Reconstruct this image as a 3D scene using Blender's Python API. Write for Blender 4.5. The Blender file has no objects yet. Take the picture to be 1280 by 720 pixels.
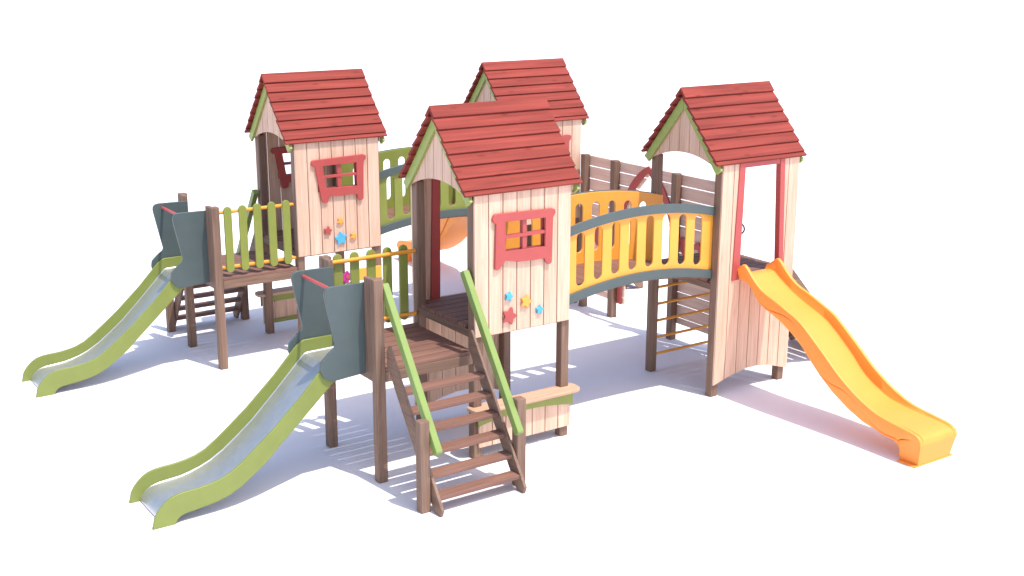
import bpy, bmesh, math, random
from mathutils import Vector, Matrix
random.seed(7)
S = bpy.context.scene
COL = S.collection
PI = math.pi
# ------------------------------------------------------------------ main measures (metres)
PW = 0.087            # post section
SU = 1.0073           # playhouse width
TQ = 0.9387           # offset of the second post along the ridge
VQ = 0.9313           # offset of the second post across the ridge
TD = 1.0183           # playhouse depth
PL = 0.9367           # platform length
BT = 2.8152           # start of the far playhouses along the ridge
RK = 3.5319           # offset of the rear row

# ------------------------------------------------------------------ materials
def lin(r, g, b):
    f = lambda c: (c/255/12.92) if c/255 <= .04045 else ((c/255+.055)/1.055)**2.4
    return (f(r), f(g), f(b), 1)

def new_mat(name):
    m = bpy.data.materials.new(name); m.use_nodes = True
    nt = m.node_tree; b = nt.nodes['Principled BSDF']
    return m, nt, b

def wood(name, ca, cb, axis, rough=.62, coat=0.0, var=.10, bump=.25, across=16, knots=.0, spec=.3):
    m, nt, b = new_mat(name); N = nt.nodes; L = nt.links
    tc = N.new('ShaderNodeTexCoord'); oi = N.new('ShaderNodeObjectInfo'); geo = N.new('ShaderNodeNewGeometry')
    add = N.new('ShaderNodeVectorMath'); add.operation = 'ADD'
    mul = N.new('ShaderNodeMath'); mul.operation = 'MULTIPLY'; mul.inputs[1].default_value = 17.3
    mul2 = N.new('ShaderNodeMath'); mul2.operation = 'MULTIPLY_ADD'; mul2.inputs[1].default_value = 5.0
    L.new(oi.outputs['Random'], mul2.inputs[0]); L.new(geo.outputs['Random Per Island'], mul.inputs[0]); L.new(mul.outputs[0], mul2.inputs[2])
    L.new(tc.outputs['Object'], add.inputs[0]); L.new(mul2.outputs[0], add.inputs[1])
    mp = N.new('ShaderNodeMapping'); sc = [across]*3; sc[axis] = across/14.0; mp.inputs['Scale'].default_value = sc
    L.new(add.outputs[0], mp.inputs['Vector'])
    n1 = N.new('ShaderNodeTexNoise'); n1.inputs['Scale'].default_value = 1.0; n1.inputs['Detail'].default_value = 5; n1.inputs['Roughness'].default_value = .62; n1.inputs['Distortion'].default_value = .7
    L.new(mp.outputs[0], n1.inputs['Vector'])
    mp2 = N.new('ShaderNodeMapping'); sc = [across*5]*3; sc[axis] = across/7.0; mp2.inputs['Scale'].default_value = sc
    L.new(add.outputs[0], mp2.inputs['Vector'])
    n2 = N.new('ShaderNodeTexNoise'); n2.inputs['Scale'].default_value = 1.0; n2.inputs['Detail'].default_value = 3
    L.new(mp2.outputs[0], n2.inputs['Vector'])
    mixn = N.new('ShaderNodeMath'); mixn.operation = 'MULTIPLY_ADD'; mixn.inputs[1].default_value = .45
    L.new(n2.outputs[0], mixn.inputs[0])
    h = N.new('ShaderNodeMath'); h.operation = 'MULTIPLY'; h.inputs[1].default_value = .62
    L.new(n1.outputs[0], h.inputs[0]); L.new(h.outputs[0], mixn.inputs[2])
    cr = N.new('ShaderNodeValToRGB'); cr.color_ramp.elements[0].position = .36; cr.color_ramp.elements[1].position = .68
    cr.color_ramp.elements[0].color = cb; cr.color_ramp.elements[1].color = ca
    L.new(mixn.outputs[0], cr.inputs[0])
    hs = N.new('ShaderNodeHueSaturation')
    mr = N.new('ShaderNodeMapRange'); mr.inputs[3].default_value = 1-var; mr.inputs[4].default_value = 1+var
    L.new(geo.outputs['Random Per Island'], mr.inputs[0]); L.new(mr.outputs[0], hs.inputs['Value'])
    L.new(cr.outputs[0], hs.inputs['Color'])
    out = hs.outputs[0]
    if knots:
        mk = N.new('ShaderNodeMapping'); sc = [9.0]*3; sc[axis] = 3.2; mk.inputs['Scale'].default_value = sc
        L.new(add.outputs[0], mk.inputs['Vector'])
        vo = N.new('ShaderNodeTexVoronoi'); vo.inputs['Scale'].default_value = 1.0
        L.new(mk.outputs[0], vo.inputs['Vector'])
        kr = N.new('ShaderNodeMapRange'); kr.inputs[1].default_value = .04; kr.inputs[2].default_value = .20; kr.inputs[3].default_value = knots; kr.inputs[4].default_value = 0
        L.new(vo.outputs['Distance'], kr.inputs[0])
        mx = N.new('ShaderNodeMix'); mx.data_type = 'RGBA'; mx.blend_type = 'MULTIPLY'
        L.new(kr.outputs[0], mx.inputs['Factor']); L.new(out, mx.inputs['A']); mx.inputs['B'].default_value = (.55, .42, .36, 1)
        out = mx.outputs['Result']
    L.new(out, b.inputs['Base Color'])
    b.inputs['Roughness'].default_value = rough
    b.inputs['Specular IOR Level'].default_value = spec
    if coat: b.inputs['Coat Weight'].default_value = coat
    bp = N.new('ShaderNodeBump'); bp.inputs['Strength'].default_value = bump; bp.inputs['Distance'].default_value = .003
    L.new(mixn.outputs[0], bp.inputs['Height']); L.new(bp.outputs[0], b.inputs['Normal'])
    return m

def paint(name, c, rough=.42, var=.05, metal=0.0, coat=0.0, scale=6.0, spec=.5):
    m, nt, b = new_mat(name); N = nt.nodes; L = nt.links
    tc = N.new('ShaderNodeTexCoord')
    n = N.new('ShaderNodeTexNoise'); n.inputs['Scale'].default_value = scale; n.inputs['Detail'].default_value = 5
    L.new(tc.outputs['Object'], n.inputs['Vector'])
    mr = N.new('ShaderNodeMapRange'); mr.inputs[1].default_value = .3; mr.inputs[2].default_value = .7
    mr.inputs[3].default_value = 1-var; mr.inputs[4].default_value = 1+var
    hs = N.new('ShaderNodeHueSaturation'); hs.inputs['Color'].default_value = c
    L.new(n.outputs[0], mr.inputs[0]); L.new(mr.outputs[0], hs.inputs['Value']); L.new(hs.outputs[0], b.inputs['Base Color'])
    r2 = N.new('ShaderNodeMapRange'); r2.inputs[3].default_value = max(0, rough-.07); r2.inputs[4].default_value = rough+.07
    L.new(n.outputs[0], r2.inputs[0]); L.new(r2.outputs[0], b.inputs['Roughness'])
    b.inputs['Metallic'].default_value = metal
    b.inputs['Specular IOR Level'].default_value = spec
    if coat: b.inputs['Coat Weight'].default_value = coat; b.inputs['Coat Roughness'].default_value = .2
    n3 = N.new('ShaderNodeTexNoise'); n3.inputs['Scale'].default_value = 90; L.new(tc.outputs['Object'], n3.inputs['Vector'])
    bp = N.new('ShaderNodeBump'); bp.inputs['Strength'].default_value = .05; bp.inputs['Distance'].default_value = .002
    L.new(n3.outputs[0], bp.inputs['Height']); L.new(bp.outputs[0], b.inputs['Normal'])
    return m

PINE_A, PINE_B = (.755, .520, .385, 1), (.550, .340, .232, 1)
GREY_A, GREY_B = (.80, .555, .44, 1), (.60, .39, .295, 1)
DARK_A, DARK_B = (.255, .157, .110, 1), (.140, .084, .058, 1)
DECK_A, DECK_B = (.250, .130, .094, 1), (.150, .075, .056, 1)
RED_A, RED_B = (.310, .057, .042, 1), (.155, .027, .020, 1)
M = {}
for ax, nm in ((0, 'along'), (1, 'across'), (2, 'upright')):
    M['pine', ax] = wood('pine_'+nm, PINE_A, PINE_B, ax, knots=.22, var=.05)
    M['dark', ax] = wood('brown_wood_'+nm, DARK_A, DARK_B, ax, var=.10)
M['deck'] = wood('deck_boards', DECK_A, DECK_B, 0, var=.12)
M['deck_across'] = wood('deck_boards_across', DECK_A, DECK_B, 1, var=.12)
M['fence'] = wood('fence_boards', GREY_A, GREY_B, 1, var=.08)
M['roof'] = wood('red_stained_boards', RED_A, RED_B, 0, rough=.75, var=.06, across=7, knots=.6, spec=.2)
M['red'] = paint('red_paint', (.43, .072, .064, 1), .45)
M['green'] = paint('green_paint', (.235, .265, .052, 1), .45)
M['lime'] = paint('lime_panel', (.205, .242, .052, 1), .42)
M['rail'] = paint('light_green_paint', (.200, .280, .066, 1), .45)
M['trim'] = paint('gable_green', (.32, .39, .10, 1), .45)
M['seat'] = wood('peach_seat_boards', (.60, .40, .275, 1), (.45, .275, .18, 1), 0, var=.04)
M['slate'] = paint('slate_panel', (.074, .100, .099, 1), .42)
M['yellow'] = paint('yellow_panel', (.86, .375, .052, 1), .40)
M['amber'] = paint('yellow_plastic', (.95, .318, .050, 1), .55, var=.02)
M['yrail'] = paint('yellow_rail', (.78, .33, .035, 1), .42)
M['steel'] = paint('brushed_steel', (.52, .52, .53, 1), .34, metal=.75, scale=14)
M['blue'] = paint('blue_paint', (.07, .40, .66, 1), .4)
M['orange'] = paint('orange_paint', (.83, .36, .06, 1), .4)
M['magenta'] = paint('magenta_paint', (.42, .02, .22, 1), .4)
M['black'] = paint('black_metal', (.03, .03, .032, 1), .4)

# ------------------------------------------------------------------ mesh helpers
def finish(bm, name, mat, parent, bevel=.004, smooth=None, seg=2):
    bmesh.ops.recalc_face_normals(bm, faces=bm.faces[:])
    me = bpy.data.meshes.new(name)
    if smooth is not None:
        for f in bm.faces: f.smooth = True
        for e in bm.edges:
            if len(e.link_faces) == 2 and e.calc_face_angle(0) > math.radians(smooth): e.smooth = False
    bm.to_mesh(me); bm.free()
    o = bpy.data.objects.new(name, me); COL.objects.link(o)
    me.materials.append(mat)
    if parent: o.parent = parent
    if bevel:
        md = o.modifiers.new('edges', 'BEVEL'); md.width = bevel; md.segments = seg; md.limit_method = 'ANGLE'; md.angle_limit = math.radians(35)
    return o

class G:
    def __init__(s): s.bm = bmesh.new()
    def hexa(s, p):
        v = [s.bm.verts.new(q) for q in p]
        for f in ((0,1,2,3),(4,7,6,5),(0,4,5,1),(1,5,6,2),(2,6,7,3),(3,7,4,0)): s.bm.faces.new([v[i] for i in f])
        return s
    def box(s, x0, x1, y0, y1, z0, z1):
        return s.hexa([(x0,y0,z0),(x1,y0,z0),(x1,y1,z0),(x0,y1,z0),(x0,y0,z1),(x1,y0,z1),(x1,y1,z1),(x0,y1,z1)])
    def prism(s, poly, axis, a, b):
        def P(q, t):
            return {0:(t,q[0],q[1]), 1:(q[0],t,q[1]), 2:(q[0],q[1],t)}[axis]
        A = [s.bm.verts.new(P(q, a)) for q in poly]; B = [s.bm.verts.new(P(q, b)) for q in poly]
        s.bm.faces.new(A); s.bm.faces.new(B[::-1])
        n = len(poly)
        for i in range(n): s.bm.faces.new([A[i], B[i], B[(i+1) % n], A[(i+1) % n]])
        return s
    def tube(s, pts, r, n=12, cap=True):
        pts = [Vector(p) for p in pts]; rings = []
        up = None
        for i, p in enumerate(pts):
            d = (pts[min(i+1, len(pts)-1)] - pts[max(i-1, 0)]).normalized()
            if up is None:
                up = Vector((0,0,1)) if abs(d.z) < .9 else Vector((1,0,0))
            x = d.cross(up).normalized(); y = x.cross(d).normalized(); up = y
            rings.append([s.bm.verts.new(p + x*r*math.cos(2*PI*k/n) + y*r*math.sin(2*PI*k/n)) for k in range(n)])
        for a, b in zip(rings, rings[1:]):
            for k in range(n): s.bm.faces.new([a[k], a[(k+1)%n], b[(k+1)%n], b[k]])
        if cap: s.bm.faces.new(rings[0][::-1]); s.bm.faces.new(rings[-1])
        return s
    def build(s, name, mat, parent=None, bevel=.004, smooth=None, seg=2):
        return finish(s.bm, name, mat, parent, bevel, smooth, seg)

def rounded(pts, r, n=5):
    """polygon with every corner rounded; r is one radius or a list"""
    out = []; N = len(pts)
    for i in range(N):
        p = Vector(pts[i]); a = Vector(pts[i-1]); b = Vector(pts[(i+1) % N])
        ri = r[i] if isinstance(r, (list, tuple)) else r
        da, db = (a-p), (b-p)
        if ri <= 0: out.append(tuple(p)); continue
        ang = da.angle(db); t = min(ri/math.tan(ang/2) if ang < PI-.01 else 0, .48*da.length, .48*db.length)
        if t < 1e-5: out.append(tuple(p)); continue
        pa = p + da.normalized()*t; pb = p + db.normalized()*t
        for k in range(n+1):
            f = k/n; q = pa*(1-f)**2 + p*2*f*(1-f) + pb*f*f; out.append(tuple(q))
    return out

def slot(cx, z0, z1, w, n=7):
    r = w/2; out = []
    for k in range(n+1):
        a = PI*k/n; out.append((cx + r*math.cos(a), z1 - r + r*math.sin(a)))
    for k in range(n+1):
        a = PI + PI*k/n; out.append((cx + r*math.cos(a), z0 + r + r*math.sin(a)))
    return out

def shape(name, outer, holes, axis, a, b, mat, parent, bevel=.003):
    """flat board with any outline and holes, given its real thickness (a..b along axis)"""
    cu = bpy.data.curves.new(name, 'CURVE'); cu.dimensions = '2D'; cu.fill_mode = 'BOTH'
    cu.extrude = abs(b-a)/2 - bevel; cu.bevel_depth = bevel; cu.bevel_resolution = 1; cu.offset = -bevel
    for poly in [outer] + list(holes):
        sp = cu.splines.new('POLY'); sp.points.add(len(poly)-1)
        for p, q in zip(sp.points, poly): p.co = (q[0], q[1], 0, 1)
        sp.use_cyclic_u = True
    tmp = bpy.data.objects.new('tmp', cu); COL.objects.link(tmp)
    dg = bpy.context.evaluated_depsgraph_get(); dg.update()
    me = bpy.data.meshes.new_from_object(tmp.evaluated_get(dg))
    bpy.data.objects.remove(tmp); bpy.data.curves.remove(cu)
    mid = (a+b)/2
    for v in me.vertices:
        x, y, z = v.co
        v.co = {0:(mid+z, x, y), 1:(x, mid+z, y), 2:(x, y, mid+z)}[axis]
    bm = bmesh.new(); bm.from_mesh(me); bpy.data.meshes.remove(me)
    bmesh.ops.remove_doubles(bm, verts=bm.verts[:], dist=1e-5)
    return finish(bm, name, mat, parent, 0)

def thing(name, label, cat, loc=(0,0,0), rz=0, group=None):
    o = bpy.data.objects.new(name, None); COL.objects.link(o)
    o.empty_display_size = .2
    o.location = loc; o.rotation_euler = (0, 0, rz); o['label'] = label; o['category'] = cat
    if group: o['group'] = group
    return o

def dup(root, loc, rz, label):
    r = root.copy(); COL.objects.link(r); r.location = loc; r.rotation_euler = (0,0,rz); r['label'] = label
    for ch in list(root.children):
        c = ch.copy(); COL.objects.link(c); c.parent = r
        for g in list(ch.children):
            d = g.copy(); COL.objects.link(d); d.parent = c
    return r

# ------------------------------------------------------------------ playhouse tower
ROOF_APEX, ROOF_EAVE, CV = 3.049, 2.36, .5092
GAP = .009
def arch_top(v):
    t = (v-CV)/.5; return 2.288 + .12*(1-min(1, abs(t))**2)

def star(cx, cz, r, tilt, k=.52):
    return [(cx + (r if i % 2 == 0 else r*k)*math.sin(tilt+PI*i/5), cz + (r if i % 2 == 0 else r*k)*math.cos(tilt+PI*i/5)) for i in range(10)]

FRAME_A = [(.187,2.150),(.205,2.158),(.795,2.176),(.835,2.160),(.832,2.120),(.804,2.096),(.790,1.690),(.776,1.670),(.735,1.672),(.722,1.690),(.714,1.740),(.640,1.747),(.500,1.744),(.373,1.752),(.370,1.706),(.352,1.684),(.302,1.686),(.288,1.709),(.222,2.090),(.190,2.096),(.176,2.125)]
OPEN_A = [(.314,2.086),(.717,2.092),(.722,1.836),(.351,1.839)]
FRAME_B = [(.182,2.168),(.205,2.176),(.785,2.163),(.814,2.152),(.820,2.122),(.795,2.085),(.785,1.690),(.770,1.672),(.745,1.674),(.722,1.694),(.700,1.733),(.570,1.730),(.436,1.737),(.292,1.766),(.280,1.742),(.232,1.696),(.205,1.690),(.190,1.705),(.203,2.095),(.180,2.100),(.164,2.135)]
OPEN_B = [(.298,2.100),(.712,2.090),(.715,1.836),(.297,1.844)]
DOOR = dict(z0=1.19, z1=2.30)
DARCH = [(0,.127),(.145,.169),(.308,.21),(.464,.233),(.61,.23),(.777,.206),(.92,.161),(1.0473,.126)]
def darch(u):
    for (a, za), (b, zb) in zip(DARCH, DARCH[1:]):
        if a <= u <= b: return za + (zb-za)*(u-a)/(b-a)
    return .126

def window_wall(root, name, y0, y1, frame, hole, outside, stars=()):
    """y0..y1: plank thickness; outside = -1 when the outer face looks to -v"""
    g = G(); n = 7; w = SU/n
    hu0, hu1, hz0, hz1 = .26, .755, 1.80, 2.125
    for i in range(n):
        a, b = i*w + GAP/2, (i+1)*w - GAP/2
        cuts = sorted({a, b} | {c for c in (hu0, hu1) if a < c < b})
        for c0, c1 in zip(cuts, cuts[1:]):
            if c0 >= hu0-1e-6 and c1 <= hu1+1e-6:
                g.box(c0, c1, y0, y1, 1.118, hz0); g.box(c0, c1, y0, y1, hz1, 2.345)
            else: g.box(c0, c1, y0, y1, 1.118, 2.345)
    wall = g.build(name, M['pine', 2], root, .003)
    t = .028
    fo, fi = ((y0-t, y0-.0015), (y1+.0015, y1+t)) if outside < 0 else ((y1+.0015, y1+t), (y0-t, y0-.0015))
    fr = shape('window_frame', rounded(frame, .012, 3), [hole], 1, fo[0], fo[1], M['red'], root, .004)
    shape('inner_frame', rounded(frame, .012, 3), [hole], 1, fi[0], fi[1], M['red'], root, .004)
    mid = (y0+y1)/2; hh = .5*(t+.02)
    G().box((hole[0][0]+hole[1][0])/2-.022, (hole[0][0]+hole[1][0])/2+.022, mid-.022, mid+.022, hole[3][1]-.004, hole[0][1]+.002).build('mullion', M['red'], fr, .002)
    G().box(hole[0][0]-.03 if hole is OPEN_B else hole[0][0], hole[1][0]+.004, mid-.03, mid+.016 if outside < 0 else mid+.03, 1.951, 1.979).build('mullion', M['red'], fr, .002)
    for cx, cz, r, tl, c in stars:
        e = (y0-.024, y0-.001) if outside < 0 else (y1+.001, y1+.024)
        shape('star', rounded(star(cx, cz, r, tl), r*.10, 3), [], 1, e[0], e[1], M[c], wall, .003)
    return wall

def door_wall(root, name, y0, y1, outside):
    g = G(); n = 7; w = (SU+.04)/n
    for i in range(n):
        a, b = i*w + GAP/2, (i+1)*w - GAP/2
        k = 4
        low = [(a+(b-a)*j/k, darch(a+(b-a)*j/k)) for j in range(k+1)]
        L0, R0 = .215, .80     # edges of the opening behind the stiles
        if b <= L0 or a >= R0 + .045: top = [(b, 2.345), (a, 2.345)]
        elif a < L0: top = [(b, 1.20), (L0, 1.20), (L0+.03, 2.345), (a, 2.345)]
        elif b > R0 + .045: top = [(b, 2.345), (R0, 2.345), (R0+.05, 1.20), (a, 1.20)]
        else: top = [(b, 1.20), (a, 1.20)]
        g.prism(low + top, 1, y0, y1)
    g.build(name, M['pine', 2], root, .003)
    p0, p1 = y0-.012, y1+.028
    if outside > 0: p0, p1 = y0-.028, y1+.012
    fr = G().prism([(.177,1.188),(.272,1.188),(.288,2.35),(.212,2.35)], 1, p0, p1).build('door_frame', M['red'], root, .003)
    G().prism([(.822,1.188),(.884,1.188),(.825,2.35),(.760,2.35)], 1, p0, p1).build('door_frame', M['red'], root, .003)
    G().prism([(.2895,2.300),(.7595,2.300),(.757,2.350),(.2895,2.350)], 1, p0+.004, p1-.004).build('door_frame', M['red'], root, .003)

def tower(label, u0, v0, front, back, stars=(), deck=1.2, frame='A'):
    root = thing('play_tower', label, 'playhouse', (u0, v0, 0), 0, 'red roofed play towers')
    for x in (0, TQ):
        for y in (0, VQ):
            G().box(x, x+PW, y, y+PW, 0, 2.33).build('post', M['dark', 2], root, .010)
    g = G(); n = 8; d0, d1 = .004, TD-.004; w = (d1-d0)/n
    for i in range(n):
        a, b = d0+i*w+.006, d0+(i+1)*w-.006
        if i in (0, n-1): g.box(PW+.002, TQ-.002, a, b, deck-.032, deck)
        else: g.box(.002, TQ+PW-.002, a, b, deck-.032, deck)
    g.build('deck', M['deck'], root, .003)
    zb = deck-.100
    for y in (.012, TD-.052):
        G().box(PW+.001, TQ-.001, y, y+.04, zb, deck-.0335).build('deck_beam', M['dark', 0], root)
    for x in (.002, TQ+PW-.042):
        G().box(x, x+.04, PW+.001, VQ-.001, zb, deck-.0335).build('deck_beam', M['dark', 1], root)
    fr, op = (FRAME_A, OPEN_A) if frame == 'A' else (FRAME_B, OPEN_B)
    if front == 'window': window_wall(root, 'front_wall', -.0255, -.0015, fr, op, -1, stars)
    if front == 'door': door_wall(root, 'front_wall', -.0255, -.0015, -1)
    if back == 'window': window_wall(root, 'rear_wall', TD+.0015, TD+.0255, fr, op, 1)
    if back == 'door': door_wall(root, 'rear_wall', TD+.0015, TD+.0255, 1)
    # gables with arched lower edge
    for x0, x1, bx0, bx1 in ((-.0255, -.0015, -.056, -.0275), (TQ+PW+.0015, TQ+PW+.0255, TQ+PW+.0275, TQ+PW+.056)):
        g = G(); n = 7; w = TD/n
        roofz = lambda v: 2.945 - 1.205*abs(v-CV)
        for i in range(n):
            a, b = i*w+GAP/2, (i+1)*w-GAP/2
            lo = [(a+(b-a)*j/4, arch_top(a+(b-a)*j/4)) for j in range(5)]
            top = [(b, roofz(b))] + ([(CV, roofz(CV))] if a < CV < b else []) + [(a, roofz(a))]
            g.prism(lo+top, 0, x0, x1)
        g.build('gable', M['pine', 2], root, .0025)
        for s in (-1, 1):
            q = lambda dv, z: (CV + s*dv, z)
            pts = [q(.0015, 2.975), q(.560, 2.306), q(.492, 2.256), q(.0015, 2.842)]
            G().prism(pts, 0, bx0, bx1).build('barge_board', M['trim'], root, .003)
    # roof boards, lapped like clapboard
    for s in (-1, 1):
        g = G(); dv, dz = .5692, ROOF_APEX-ROOF_EAVE; ln = math.hypot(dv, dz); ex = ln/7.42; th = .025
        def P(along, off):
            return (CV + s*(along*dv/ln + off*dz/ln), ROOF_APEX - along*dz/ln + off*dv/ln)
        ends = [ex*k for k in range(1, 8)] + [ln]
        prev = 0
        for k, e in enumerate(ends):
            st = max(prev - (.03 if k else 0), 0)
            jit = random.uniform(-.004, .004)
            up = -.003 if k == 0 else -th*.95
            if k == 0: poly = [P(0, -.002), P(e, 0), P(e-.002, -th), P(.015, -th-.004)]
            else: poly = [P(st, up), P(e, 0), P(e-.002, -th), P(st, up-th)]
            g.prism(poly, 0, -.102+jit, SU+.102+jit)
            prev = e
        g.build('roof_slope', M['roof'], root, .0025)
    return root

ST_B = [(.341,1.439,.047,.3,'blue'), (.519,1.366,.066,.35,'orange'), (.666,1.271,.047,.1,'blue'), (.345,1.262,.088,.35,'red')]
ST_A = [(.350,1.370,.056,.2,'red'), (.507,1.461,.046,.6,'orange'), (.505,1.267,.084,-.1,'blue'), (.659,1.276,.048,.5,'orange')]
tB = tower('nearest pale plank playhouse with red window and big red star, beside the brown stairs', 0, 0, 'window', 'door', ST_B, frame='B')
tA = tower('pale plank playhouse with leaning red window and big blue star, behind the green picket platform', 0, RK, 'window', 'window', ST_A, frame='A')
tD = tower('playhouse with tall red framed doorway leading onto the long yellow slide', BT, 0, 'door', None)
tC = tower('rear playhouse mostly hidden behind the roof of the nearest playhouse', BT, RK, 'window', 'door', frame='A')
# climbing rungs and handle at the open rear of the right playhouse
for z in (.178, .362, .546, .729, .911):
    G().tube([(PW-.01, VQ+.043, z), (TQ+.01, VQ+.043, z)], .0145).build('rung', M['yrail'], tD, 0, 40)
pts = [(TQ+PW+.025, VQ-.03-.205*math.sin(PI*k/12), 1.470-.090*math.cos(PI*k/12)) for k in range(13)]
G().tube(pts, .009, 8).build('grab_handle', M['black'], tD, 0, 60)

# ------------------------------------------------------------------ slide platforms
def platform(label, v0, flip):
    """flip: pickets stand on the -v edge instead of the +v edge"""
    root = thing('slide_platform', label, 'platform', (-PL, v0, 0), 0, 'low slide platforms')
    for y in (0, VQ):
        G().box(0, PW, y, y+PW, 0, 1.758).build('post', M['dark', 2], root, .010)
    g = G(); n = 8; w = (TD-.004)/n
    for i in range(n):
        a, b = .002+i*w+.0065, .002+(i+1)*w-.0065
        x0 = PW+.002 if i in (0, n-1) else .004
        g.box(x0, PL-.003, a, b, .970, 1.0)
    g.build('deck', M['deck'], root, .003)
    for y in (.004, TD-.044):
        G().box(PW+.001, PL-.002, y, y+.04, .880, .9685).build('deck_beam', M['dark', 0], root)
    G().box(.004, .044, PW+.001, VQ-.001, .880, .9685).build('deck_beam', M['dark', 1], root)
    G().box(PL-.05, PL-.010, .046, TD-.046, .885, .9685).build('deck_beam', M['dark', 1], root)
    for y in ((PW+.001, .187), (.8315, VQ-.001)):
        G().box(.002, .050, y[0], y[1], .930, 1.752).build('spacer_board', M['dark', 2], root, .006)
    # picket railing
    yr = (.045 if flip else VQ+.042)
    for z in (1.102, 1.690):
        G().tube([(PW-.01, yr, z), (PL-.002 if True else 0, yr, z)], .019, 14).build('rail', M['yrail'], root, 0, 40)
    yp = (yr-.0195-.024, yr-.0195) if flip else (yr+.0195, yr+.0195+.024)
    for i in range(5):
        cx = .176 + .1635*i
        shape('picket', slot(cx, 1.048, 1.752, .086), [], 1, yp[0], yp[1], M['green'], root, .004)
    return root
pB = platform('brown low platform at the head of the stairs, between front green slide and nearest playhouse', 0, False)
pA = platform('brown low platform with a row of green pickets facing the viewer', RK, True)

# ------------------------------------------------------------------ steel slides with lime sides
def chute_side(y0, y1, root):
    top = [(-2.785,0),(-2.766,.085),(-2.742,.128),(-2.708,.168),(-2.668,.203),(-2.62,.230),(-2.56,.246),(-2.49,.252),(-2.40,.255),(-2.31,.266),(-2.22,.285),(-2.13,.322),(-2.03,.388),(-1.90,.488),(-1.75,.608),(-1.50,.836),(-1.30,1.045),(-1.262,1.078),(-1.21,1.104),(-.945,1.104)]
    bot = [(-.945,.93),(-1.20,.90),(-1.226,.885),(-1.40,.728),(-1.56,.583),(-1.71,.450),(-1.83,.338),(-1.94,.258),(-2.05,.182),(-2.16,.130),(-2.25,.105),(-2.34,.090),(-2.46,.076),(-2.52,.070),(-2.556,.058),(-2.585,.036),(-2.606,0)]
    shape('chute_side', [(x+PL, z) for x, z in top+bot], [], 1, y0, y1, M['lime'], root, .004)

def steel_slide(label, v0):
    root = thing('steel_slide', label, 'slide', (-PL, v0, 0), 0, 'lime sided steel slides')
    chute_side(.2135, .236, root); chute_side(.7825, .805, root)
    bed = [(-2.700,.018),(-2.690,.040),(-2.672,.062),(-2.645,.086),(-2.60,.108),(-2.54,.124),(-2.46,.134),(-2.36,.146),(-2.28,.162),(-2.19,.188),(-2.10,.224),(-1.985,.290),(-1.86,.382),(-1.711,.502),(-1.50,.705),(-1.224,.972),(-1.205,.984),(-1.18,.988),(-.9345,.990)]
    g = G()
    n = len(bed); up = []; dn = []
    ys = [(.2375,.012),(.2400,.006),(.2450,.002),(.2520,0),(.7665,0),(.7735,.002),(.7785,.006),(.7810,.012)]
    m = len(ys)
    for x, z in bed:
        z -= .012*min(1, max(0, (x+2.6)/.2))*min(1, max(0, (-1.25-x)/.2))
        up.append([g.bm.verts.new((x+PL, y, z+h*min(1, max(0, (x+2.72)/.25)))) for y, h in ys]); dn.append([g.bm.verts.new((x+PL, y, z-.008+h*min(1, max(0, (x+2.72)/.25)))) for y, h in ys])
    for i in range(n-1):
        for k in range(m-1):
            g.bm.faces.new([up[i][k], up[i+1][k], up[i+1][k+1], up[i][k+1]]); g.bm.faces.new([dn[i][k+1], dn[i+1][k+1], dn[i+1][k], dn[i][k]])
        for k in (0, m-1): g.bm.faces.new([up[i][k], dn[i][k], dn[i+1][k], up[i+1][k]])
    for i in (0, n-1):
        for k in range(m-1): g.bm.faces.new([up[i][k], up[i][k+1], dn[i][k+1], dn[i][k]])
    g.build('chute_bed', M['steel'], root, 0, 35)
    pan = [(-1.300,1.708),(-.900,1.698),(-.900,.930),(-1.245,.906),(-1.312,.945),(-1.346,1.020),(-1.336,1.088),(-1.265,1.152),(-1.214,1.187),(-1.202,1.212),(-1.213,1.265)]
    pan = rounded([(x+PL, z) for x, z in pan], [.075,.004,.004,.06,.07,.06,.06,.08,.03,.02,.08], 6)
    for y in ((.1885, .2125), (.806, .8295)):
        shape('side_panel', pan, [], 1, y[0], y[1], M['slate'], root, .004)
    G().tube([(-1.178+PL, .211, 1.655), (-1.178+PL, .808, 1.655)], .015, 14).build('grab_bar', M['red'], root, 0, 40)
    return root
sB = steel_slide('front lime sided steel slide with dark grey top panels, beside the stairs', 0)
sA = dup(sB, (-PL, RK, 0), 0, 'farther lime sided steel slide, leading down from the green picket platform')

# ------------------------------------------------------------------ stairs
def stairs(label, loc, rz):
    # local: origin under the middle of the top edge, going down to -y
    root = thing('open_stairs', label, 'stairs', loc, rz, 'brown open stairs')
    cx = -.435
    tr = [(-.274,.872),(-.370,.731),(-.468,.591),(-.566,.441),(-.676,.293),(-.784,.150)]
    for y, z in tr:
        G().box(-.815-cx, -.053-cx, y, y+.125, z-.034, z).build('tread', M['deck'], root, .005)
    poly = [(-.040,1.205),(-.004,1.150),(-.004,1.03),(-.735,.0),(-.826,.0),(-.850,.060)]
    for x in ((-.842, -.8145), (-.0525, -.025)):
        G().prism(poly, 0, x[0]-cx, x[1]-cx).build('stringer', M['dark', 1], root, .005)
    for x in (-PL, -.020):
        G().box(x-cx, x+PW-cx, -.700, -.613, 0, .770).build('post', M['dark', 2], root, .010)
    # handrails
    for x in (-.850, -.022):
        g = G(); a, b = Vector((0, .050, 1.690)), Vector((0, -.765, .515)); d = (b-a).normalized(); nrm = Vector((0, -d.z, d.y)); w = .036
        P = [a+nrm*w, a-d*.012+nrm*w*.5, a-d*.012-nrm*w*.5, a-nrm*w, b-nrm*w, b+d*.012-nrm*w*.5, b+d*.012+nrm*w*.5, b+nrm*w]
        x0 = x if x > -.5 else x+.0
        o0, o1 = (-.080, -.0215) if x > -.5 else (-.8485, -.790)
        g.prism([(p.y, p.z) for p in P], 0, o0-cx, o1-cx).build('handrail', M['rail'], root, .006)
    return root
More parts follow.
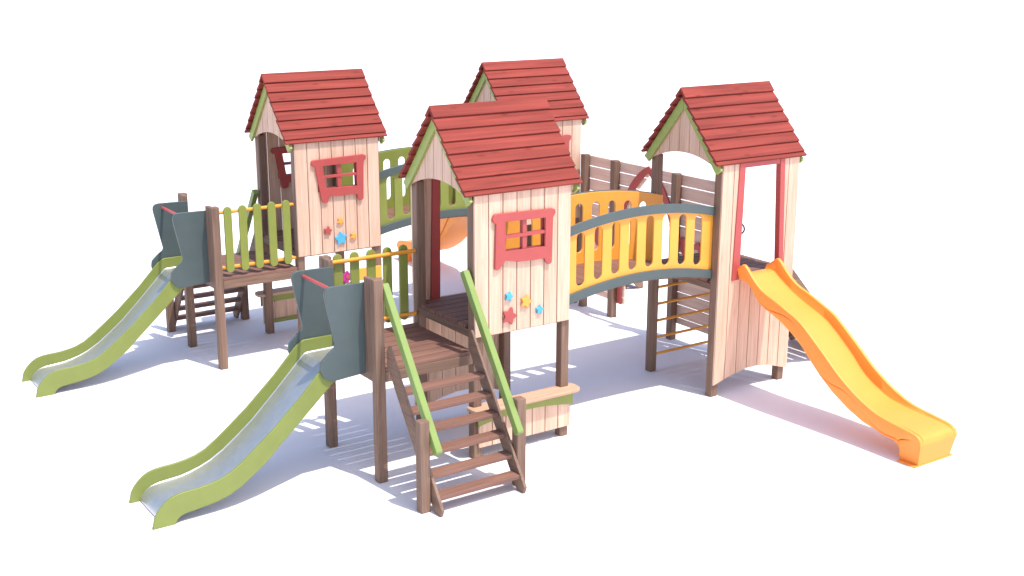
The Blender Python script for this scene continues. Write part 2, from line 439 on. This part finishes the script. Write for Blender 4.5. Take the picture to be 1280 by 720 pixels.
stB = stairs('front brown open stairs with two light green handrails', (-.435, 0, 0), 0)
stA = dup(stB, (-.435, RK+TD, 0), PI, 'rear brown open stairs seen beneath the green picket platform')
for ch in [c for c in stA.children if c.name.startswith('handrail')]:
    if min(v.co.x for v in ch.data.vertices) > 0: bpy.data.objects.remove(ch)      # only one rail stands at the rear stairs

# ------------------------------------------------------------------ arched bridges
BL = BT - TQ - PW          # clear length
def bridge(label, v0, mat):
    x0 = TQ+PW
    root = thing('arched_bridge', label, 'bridge', (x0, v0, 0), 0, 'arched bridges between playhouses')
    mid = BL/2
    def arc(zm, drop, n=24, inset=-.080):
        return [(inset+(BL-2*inset)*k/n, zm - drop*((inset+(BL-2*inset)*k/n-mid)/mid)**2) for k in range(n+1)]
    top, bot = arc(2.030, .105), arc(1.3245, .105)
    f = lambda x, zm: zm - .105*((x-mid)/mid)**2
    holes = []
    for i in range(8):
        cx = mid + (i-3.5)*.2035 - .0
        holes.append(slot(cx, f(cx, 1.442), f(cx, 1.935), .096))
    for y in ((.088, .106), (TD-.106, TD-.088)):
        p = shape('side_panel', top+bot[::-1], holes, 1, y[0], y[1], mat, root, .003)
    arc2 = lambda zm, drop: arc(zm, drop, 24, .004)
    for zm, nm, hgt in ((2.036, 'handrail', .084), (1.407, 'lower_rail', .086)):
        up = arc2(zm, .105); lo = arc2(zm-hgt, .105)
        for y in ((.060, .0865), (TD-.0865, TD-.060)):
            shape(nm, up+lo[::-1], [], 1, y[0], y[1], M['slate'], root, .003)
    g = G(); n = 15
    for i in range(n):
        xa, xb = .006+(BL-.012)*i/n+.0008, .006+(BL-.012)*(i+1)/n-.0008
        za, zb = f(xa, 1.330), f(xb, 1.330)
        g.hexa([(xa,.1064,za-.03),(xb,.1064,zb-.03),(xb,TD-.1064,zb-.03),(xa,TD-.1064,za-.03),(xa,.1064,za),(xb,.1064,zb),(xb,TD-.1064,zb),(xa,TD-.1064,za)])
    g.build('deck', M['deck_across'], root, .003)
    return root
brY = bridge('yellow slatted arched bridge with dark grey handrails, leading to the right playhouse', 0, M['yellow'])
brG = bridge('green slatted arched bridge behind the nearest playhouse', RK, M['green'])

# ------------------------------------------------------------------ moulded plastic slides
def plastic_slide(label, loc, rz):
    # local: origin below the wall, centre line x = 0, going down to -y
    root = thing('plastic_slide', label, 'slide', loc, rz, 'moulded yellow slides')
    RAIL = [(.03,1.27),(-.02,1.298),(-.06,1.332),(-.10,1.358),(-.125,1.360),(-.155,1.340),(-.24,1.256),(-.30,1.206),(-.36,1.165),(-.43,1.132),(-.53,1.100),(-.62,1.068),(-.72,1.028),(-.82,.990),(-.90,.950),(-.98,.893),(-1.10,.802),(-1.20,.725),(-1.29,.652),(-1.38,.583),(-1.48,.518),(-1.56,.470),(-1.65,.424),(-1.77,.374),(-1.85,.350),(-1.95,.332),(-2.07,.318),(-2.20,.303),(-2.26,.292),(-2.29,.278),(-2.312,.254),(-2.322,.215)]
    BED = [(.03,1.225),(-.04,1.240),(-.09,1.236),(-.18,1.172),(-.26,1.122),(-.35,1.075),(-.44,1.035),(-.53,1.000),(-.67,.950),(-.75,.918),(-.83,.876),(-.96,.785),(-1.06,.706),(-1.16,.624),(-1.24,.548),(-1.32,.482),(-1.40,.434),(-1.48,.396),(-1.56,.362),(-1.64,.338),(-1.78,.317),(-1.935,.306),(-2.10,.298),(-2.20,.289),(-2.26,.278),(-2.29,.264),(-2.312,.242),(-2.322,.205)]
    UND = [(.03,1.190),(-.06,1.195),(-.13,1.182),(-.17,1.160),(-.25,1.085),(-.33,1.020),(-.45,.960),(-.62,.890),(-.74,.825),(-.82,.775),(-.90,.712),(-1.02,.602),(-1.14,.498),(-1.30,.385),(-1.49,.285),(-1.67,.215),(-1.84,.185),(-2.01,.155),(-2.07,.128),(-2.085,.100),(-2.40,.100)]
    def ip(tab, y):
        for (a, za), (b, zb) in zip(tab, tab[1:]):
            if b <= y <= a: return za + (zb-za)*(a-y)/(a-b)
        return tab[-1][1]
    ys = sorted({round(.03-2.115*k/64, 4) for k in range(65)} | {-.10, -.125, -.155}, reverse=True) + [-2.0925, -2.14, -2.20, -2.24, -2.265, -2.285, -2.30, -2.312, -2.322]
    g = G(); rings = []; hw = .252
    for y in ys:
        foot = y < -2.09
        r, b, u = ip(RAIL, y), ip(BED, y), (0 if foot else ip(UND, y))
        uu = .12 if foot else u
        wv = .46+.26*math.sin(y*8.2+1.6)            # wavy moulded lip along the flank
        zl = uu + (r-uu)*wv
        gd = min(1, max(0, (-y-.12)/.12))*min(1, max(0, (2.22+y)/.10))
        half = [(hw-.038, u), (hw-.012-.004*gd, zl-.028), (hw-.010-.008*gd, zl-.015), (hw-.008-.030*gd, zl-.008), (hw-.004, zl), (hw+.001, r-.014), (hw-.003, r-.004), (hw-.010, r), (hw-.028, r), (hw-.035, r-.004), (hw-.038, r-.012), (hw-.044, b+.012), (hw-.054, b), (0, b-.003)]
        pts = half + [(-x, z) for x, z in half[-2::-1]]
        sh = .036*min(1, max(0, (-y-2.16)/.15))     # the toe leans back towards the ground
        rings.append([g.bm.verts.new((x, y + sh*max(0, .21-z)/.21, z)) for x, z in pts])
    n = len(rings[0])
    for a, b in zip(rings, rings[1:]):
        for k in range(n): g.bm.faces.new([a[k], a[(k+1) % n], b[(k+1) % n], b[k]])
    g.bm.faces.new(rings[0][::-1]); g.bm.faces.new(rings[-1])
    o = g.build('chute', M['amber'], root, 0, 38)
    G().box(-.262, .262, -2.294, -2.100, .0, .012).build('foot_rim', M['amber'], root, .003)
    return root
psD = plastic_slide('long wavy yellow moulded slide running down from the right playhouse', (BT+.495, 0, 0), 0)
psC = dup(psD, (BT+.495, RK+TD, 0), PI, 'far yellow moulded slide running away behind the green bridge')

# ------------------------------------------------------------------ climbing ramps
def ramp(label, loc):
    root = thing('climbing_ramp', label, 'ramp', loc, 0, 'brown climbing ramps')
    L = 1.13
    poly = [(0,1.215),(.05,1.225),(L,.075),(L,0),(L-.075,0),(0,1.085)]
    for y in ((.094, .124), (.894, .924)):
        G().prism(poly, 1, y[0], y[1]).build('stringer', M['dark', 0], root, .005)
    g = G()
    for i in range(8):
        f = (i+.4)/8; x = .03+f*(L-.08); z = 1.175-f*1.10
        g.hexa([(x, .1255, z-.01), (x+.098, .1255, z-.118), (x+.098, .8925, z-.118), (x, .8925, z-.01), (x+.02, .1255, z+.010), (x+.118, .1255, z-.098), (x+.118, .8925, z-.098), (x+.02, .8925, z+.010)])
    g.build('ramp_boards', M['deck_across'], root, .003)
    for i in range(4):
        f = (i+.9)/4.3; x = .05+f*(L-.1); z = 1.165-f*1.10
        G().box(x, x+.035, .16, .86, z+.004, z+.036).build('cleat', M['dark', 1], root)
    return root
rD = ramp('brown climbing ramp behind the yellow slide, on the right playhouse', (BT+TQ+PW+.03, 0, 0))
rC = dup(rD, (BT+TQ+PW+.03, RK, 0), 0, 'far brown climbing ramp glimpsed under the yellow bridge')

# ------------------------------------------------------------------ climbing wall between right and rear playhouses
FX = BT + TQ
wall = thing('climbing_wall', 'grey brown horizontal plank climbing wall with a pointed red archway', 'climbing wall', (FX, 0, 0))
for v in (1.672, 2.760, RK-.192):
    G().box(0, PW, v, v+PW, 0, 1.936).build('post', M['dark', 2], wall, .010)
AV = 2.237
def curve(pts, n=4):
    out = []
    for i in range(len(pts)-1):
        p0, p1, p2, p3 = [Vector(pts[min(max(i+k, 0), len(pts)-1)]) for k in (-1, 0, 1, 2)]
        for k in range(n):
            t = k/n
            out.append(tuple(.5*((2*p1)+(p2-p0)*t+(2*p0-5*p1+4*p2-p3)*t*t+(3*p1-p0-3*p2+p3)*t**3)))
    return out + [pts[-1]]
outer = curve([(.510,.182),(.508,.60),(.503,.95),(.482,1.30),(.441,1.45),(.365,1.600),(.270,1.732),(.150,1.848),(0,1.940)])
inner = curve([(.427,.182),(.427,.60),(.425,.95),(.412,1.27),(.372,1.42),(.285,1.555),(.190,1.680),(.090,1.785),(0,1.862)])
def at(prof, z):
    for (h0, z0), (h1, z1) in zip(prof, prof[1:]):
        if z0 <= z <= z1: return h0 + (h1-h0)*(z-z0)/(z1-z0)
    return 0 if z > prof[-1][1] else prof[0][0]
cutp = [(h-.03 if h > .05 else h*.5, z-.02) for h, z in inner]; cutp[0] = (cutp[0][0], .1)
seams = [.182, .261, .415, .563, .716, .868, 1.021, 1.176, 1.332, 1.484, 1.636, 1.789, 1.924]
g = G(); ya, yb = VQ+PW+.02, RK-.03
for za, zb in zip(seams, seams[1:]):
    za += .0065; zb -= .0065
    n = 5
    if at(cutp, za) <= 0 and at(cutp, zb) <= 0: g.box(PW+.002, PW+.026, ya, yb, za, zb)
    else:
        zs = [za+(zb-za)*k/n for k in range(n+1)]
        zs = [z for z in zs if at(cutp, z) > .004]
        left = [(ya, za)] + [(AV-at(cutp, z), z) for z in zs]; right = [(AV+at(cutp, z), z) for z in zs] + [(yb, za)]
        if zs and zs[-1] > zb-.002:
            g.prism(left + [(ya, zb)], 0, PW+.002, PW+.026); g.prism([right[-1], (yb, zb)] + right[:-1][::-1], 0, PW+.002, PW+.026)
        else:
            g.prism([(ya, za)] + [(AV-at(cutp, z), z) for z in zs] + [(AV, zs[-1]+.012)] + [(AV+at(cutp, z), z) for z in zs[::-1]] + [(yb, za), (yb, zb), (ya, zb)], 0, PW+.002, PW+.026)
g.build('plank_panel', M['fence'], wall, .002)
tr = [(AV-h, z) for h, z in outer] + [(AV+h, z) for h, z in outer[::-1][1:]] + [(AV+h, z) for h, z in inner] + [(AV-h, z) for h, z in inner[::-1][1:]]
shape('arch_trim', tr, [], 0, PW-.020, PW+.0005, M['red'], wall, .003)
def hold(v0, z0, pts, r=.02):
    shape('hand_hold', rounded([(v0+a, z0+b) for a, b in pts], r, 4), [], 0, PW-.022, PW+.0005, M['red'], wall, .004)
hold(1.30, 1.02, [(-.02,.11),(.05,.185),(.16,.15),(.25,.17),(.33,.20),(.37,.15),(.34,.05),(.29,-.02),(.24,.02),(.22,.10),(.12,.09),(.06,.10),(.0,.02)])
hold(3.06, .84, [(0,0),(.10,-.02),(.16,.06),(.13,.16),(.16,.26),(.06,.28),(.02,.16)])

# ------------------------------------------------------------------ low counters
def counter(label, loc, rz):
    # local: origin under the post line, front to -y
    root = thing('low_counter', label, 'counter', loc, rz, 'low counters under the playhouses')
    # seat board with rounded ends
    shape('seat', rounded([(-.045,-.118),(1.105,-.118),(1.105,.070),(-.045,.070)], [.09,.09,.05,.05], 8), [], 2, .448, .480, M['seat'], root, .005)
    ap = [(.02,.446),(1.045,.446),(1.045,.308)]
    for k in range(13):
        f = k/12; ap.append((1.02-.975*f, .318+.048*math.sin(PI*f)))
    ap.append((.02, .308))
    shape('apron', ap, [], 1, -.046, -.0275, M['green'], root, .003)
    g = G(); n = 7; w = 1.0/n
    for i in range(n): g.box(.034+i*w+GAP/2, .034+(i+1)*w-GAP/2, -.0255, -.0015, .104, .44)
    g.build('front_boards', M['pine', 2], root, .003)
    for z in ((.104, .150), (.365, .446)):
        G().box(PW+.002, TQ-.002, .0005, .022, z[0], z[1]).build('batten', M['green'], root)
    return root
cB = counter('pale wood counter shelf under the nearest playhouse, beside the stairs', (0, 0, 0), 0)
cA = dup(cB, (TQ+PW, RK+TD, 0), PI, 'shaded pale wood counter under the playhouse behind the picket platform')

# ------------------------------------------------------------------ yellow play board with a flower under the rear left playhouse
pb = thing('play_board', 'yellow play board with a magenta flower, behind the green picket rail', 'play board', (0, RK, 0))
shape('curved_band', rounded([(.005,.335),(.055,.345),(.20,.43),(.45,.565),(.64,.66),(.66,.745),(.60,.75),(.45,.67),(.20,.53),(.0,.465)], .02, 4), [], 1, -.035, -.012, M['yellow'], pb, .003)
shape('shelf_board', rounded([(.640,.752),(1.004,.752),(1.004,.888),(.640,.888)], .015, 4), [], 1, -.035, -.0015, M['yellow'], pb, .003)
fl = [(.562+(.062+.010*math.cos(6*a))*math.sin(a), .822+(.062+.010*math.cos(6*a))*math.cos(a)) for a in [2*PI*k/48 for k in range(48)]]
f_o = shape('flower', fl, [], 1, -.052, -.037, M['magenta'], pb, .003)
shape('flower_eye', [(.562+.022*math.sin(2*PI*k/20), .826+.022*math.cos(2*PI*k/20)) for k in range(20)], [], 1, -.060, -.0525, M['red'], f_o, .002)
shape('stem', rounded([(.552,.66),(.572,.66),(.572,.70),(.61,.745),(.572,.735),(.572,.772),(.552,.772),(.552,.735),(.515,.745),(.552,.70)], .004, 2), [], 1, -.0505, -.0365, M['green'], pb, .002)

# ------------------------------------------------------------------ ground
bm = bmesh.new(); R = 900
bm.faces.new([bm.verts.new(p) for p in ((-R,-R,0),(R,-R,0),(R,R,0),(-R,R,0))])
gm, nt, b = new_mat('white_floor'); N = nt.nodes; L = nt.links
tc = N.new('ShaderNodeTexCoord'); no = N.new('ShaderNodeTexNoise'); no.inputs['Scale'].default_value = 3.0; no.inputs['Detail'].default_value = 6
L.new(tc.outputs['Object'], no.inputs['Vector'])
cr = N.new('ShaderNodeValToRGB'); cr.color_ramp.elements[0].color = (.80,.775,.80,1); cr.color_ramp.elements[1].color = (.84,.815,.84,1)
L.new(no.outputs[0], cr.inputs[0]); L.new(cr.outputs[0], b.inputs['Base Color']); b.inputs['Roughness'].default_value = .75; b.inputs['Specular IOR Level'].default_value = .2
ground = finish(bm, 'ground', gm, None, 0)
ground['kind'] = 'structure'; ground['label'] = 'plain white ground under the playground'

# ------------------------------------------------------------------ light
SUN = Vector((-.130, .405, -1.0)).normalized()
elev = math.asin(-SUN.z); 
w = bpy.data.worlds.new('World'); S.world = w; w.use_nodes = True
nt = w.node_tree; bg = nt.nodes['Background']
sky = nt.nodes.new('ShaderNodeTexSky'); sky.sky_type = 'NISHITA'; sky.sun_disc = False; sky.dust_density = 2.0
sky.sun_elevation = elev; sky.sun_rotation = math.atan2(-SUN.x, -SUN.y)
nt.links.new(sky.outputs[0], bg.inputs[0]); bg.inputs[1].default_value = .15
sl = bpy.data.lights.new('sun', 'SUN'); sl.energy = 2.6; sl.angle = math.radians(.5); sl.color = (1.0, .95, .88)
so = bpy.data.objects.new('sun', sl); COL.objects.link(so); so.rotation_euler = SUN.to_track_quat('-Z', 'Y').to_euler()
S.view_settings.view_transform = 'Standard'; S.view_settings.look = 'None'; S.view_settings.gamma = 1; S.view_settings.exposure = .84

# ------------------------------------------------------------------ camera
yaw, pit, rol, fpx = .5995, -.2626, .0027, 1529.09
fw = Vector((math.sin(yaw)*math.cos(pit), math.cos(yaw)*math.cos(pit), math.sin(pit)))
rt = Vector((math.cos(yaw), -math.sin(yaw), 0)); up = rt.cross(fw)
rt2 = rt*math.cos(rol) + up*math.sin(rol); up2 = -rt*math.sin(rol) + up*math.cos(rol)
cam = bpy.data.cameras.new('camera'); cam.sensor_width = 36; cam.lens = 36*fpx/1280; cam.clip_end = 3000; cam.clip_start = .05
co = bpy.data.objects.new('camera', cam); COL.objects.link(co)
m = Matrix((rt2, up2, -fw)).transposed().to_4x4(); m.translation = (-5.3543, -8.4182, 4.2381); co.matrix_world = m
S.camera = co
try:
    S.cycles.use_denoising = True
except Exception: pass
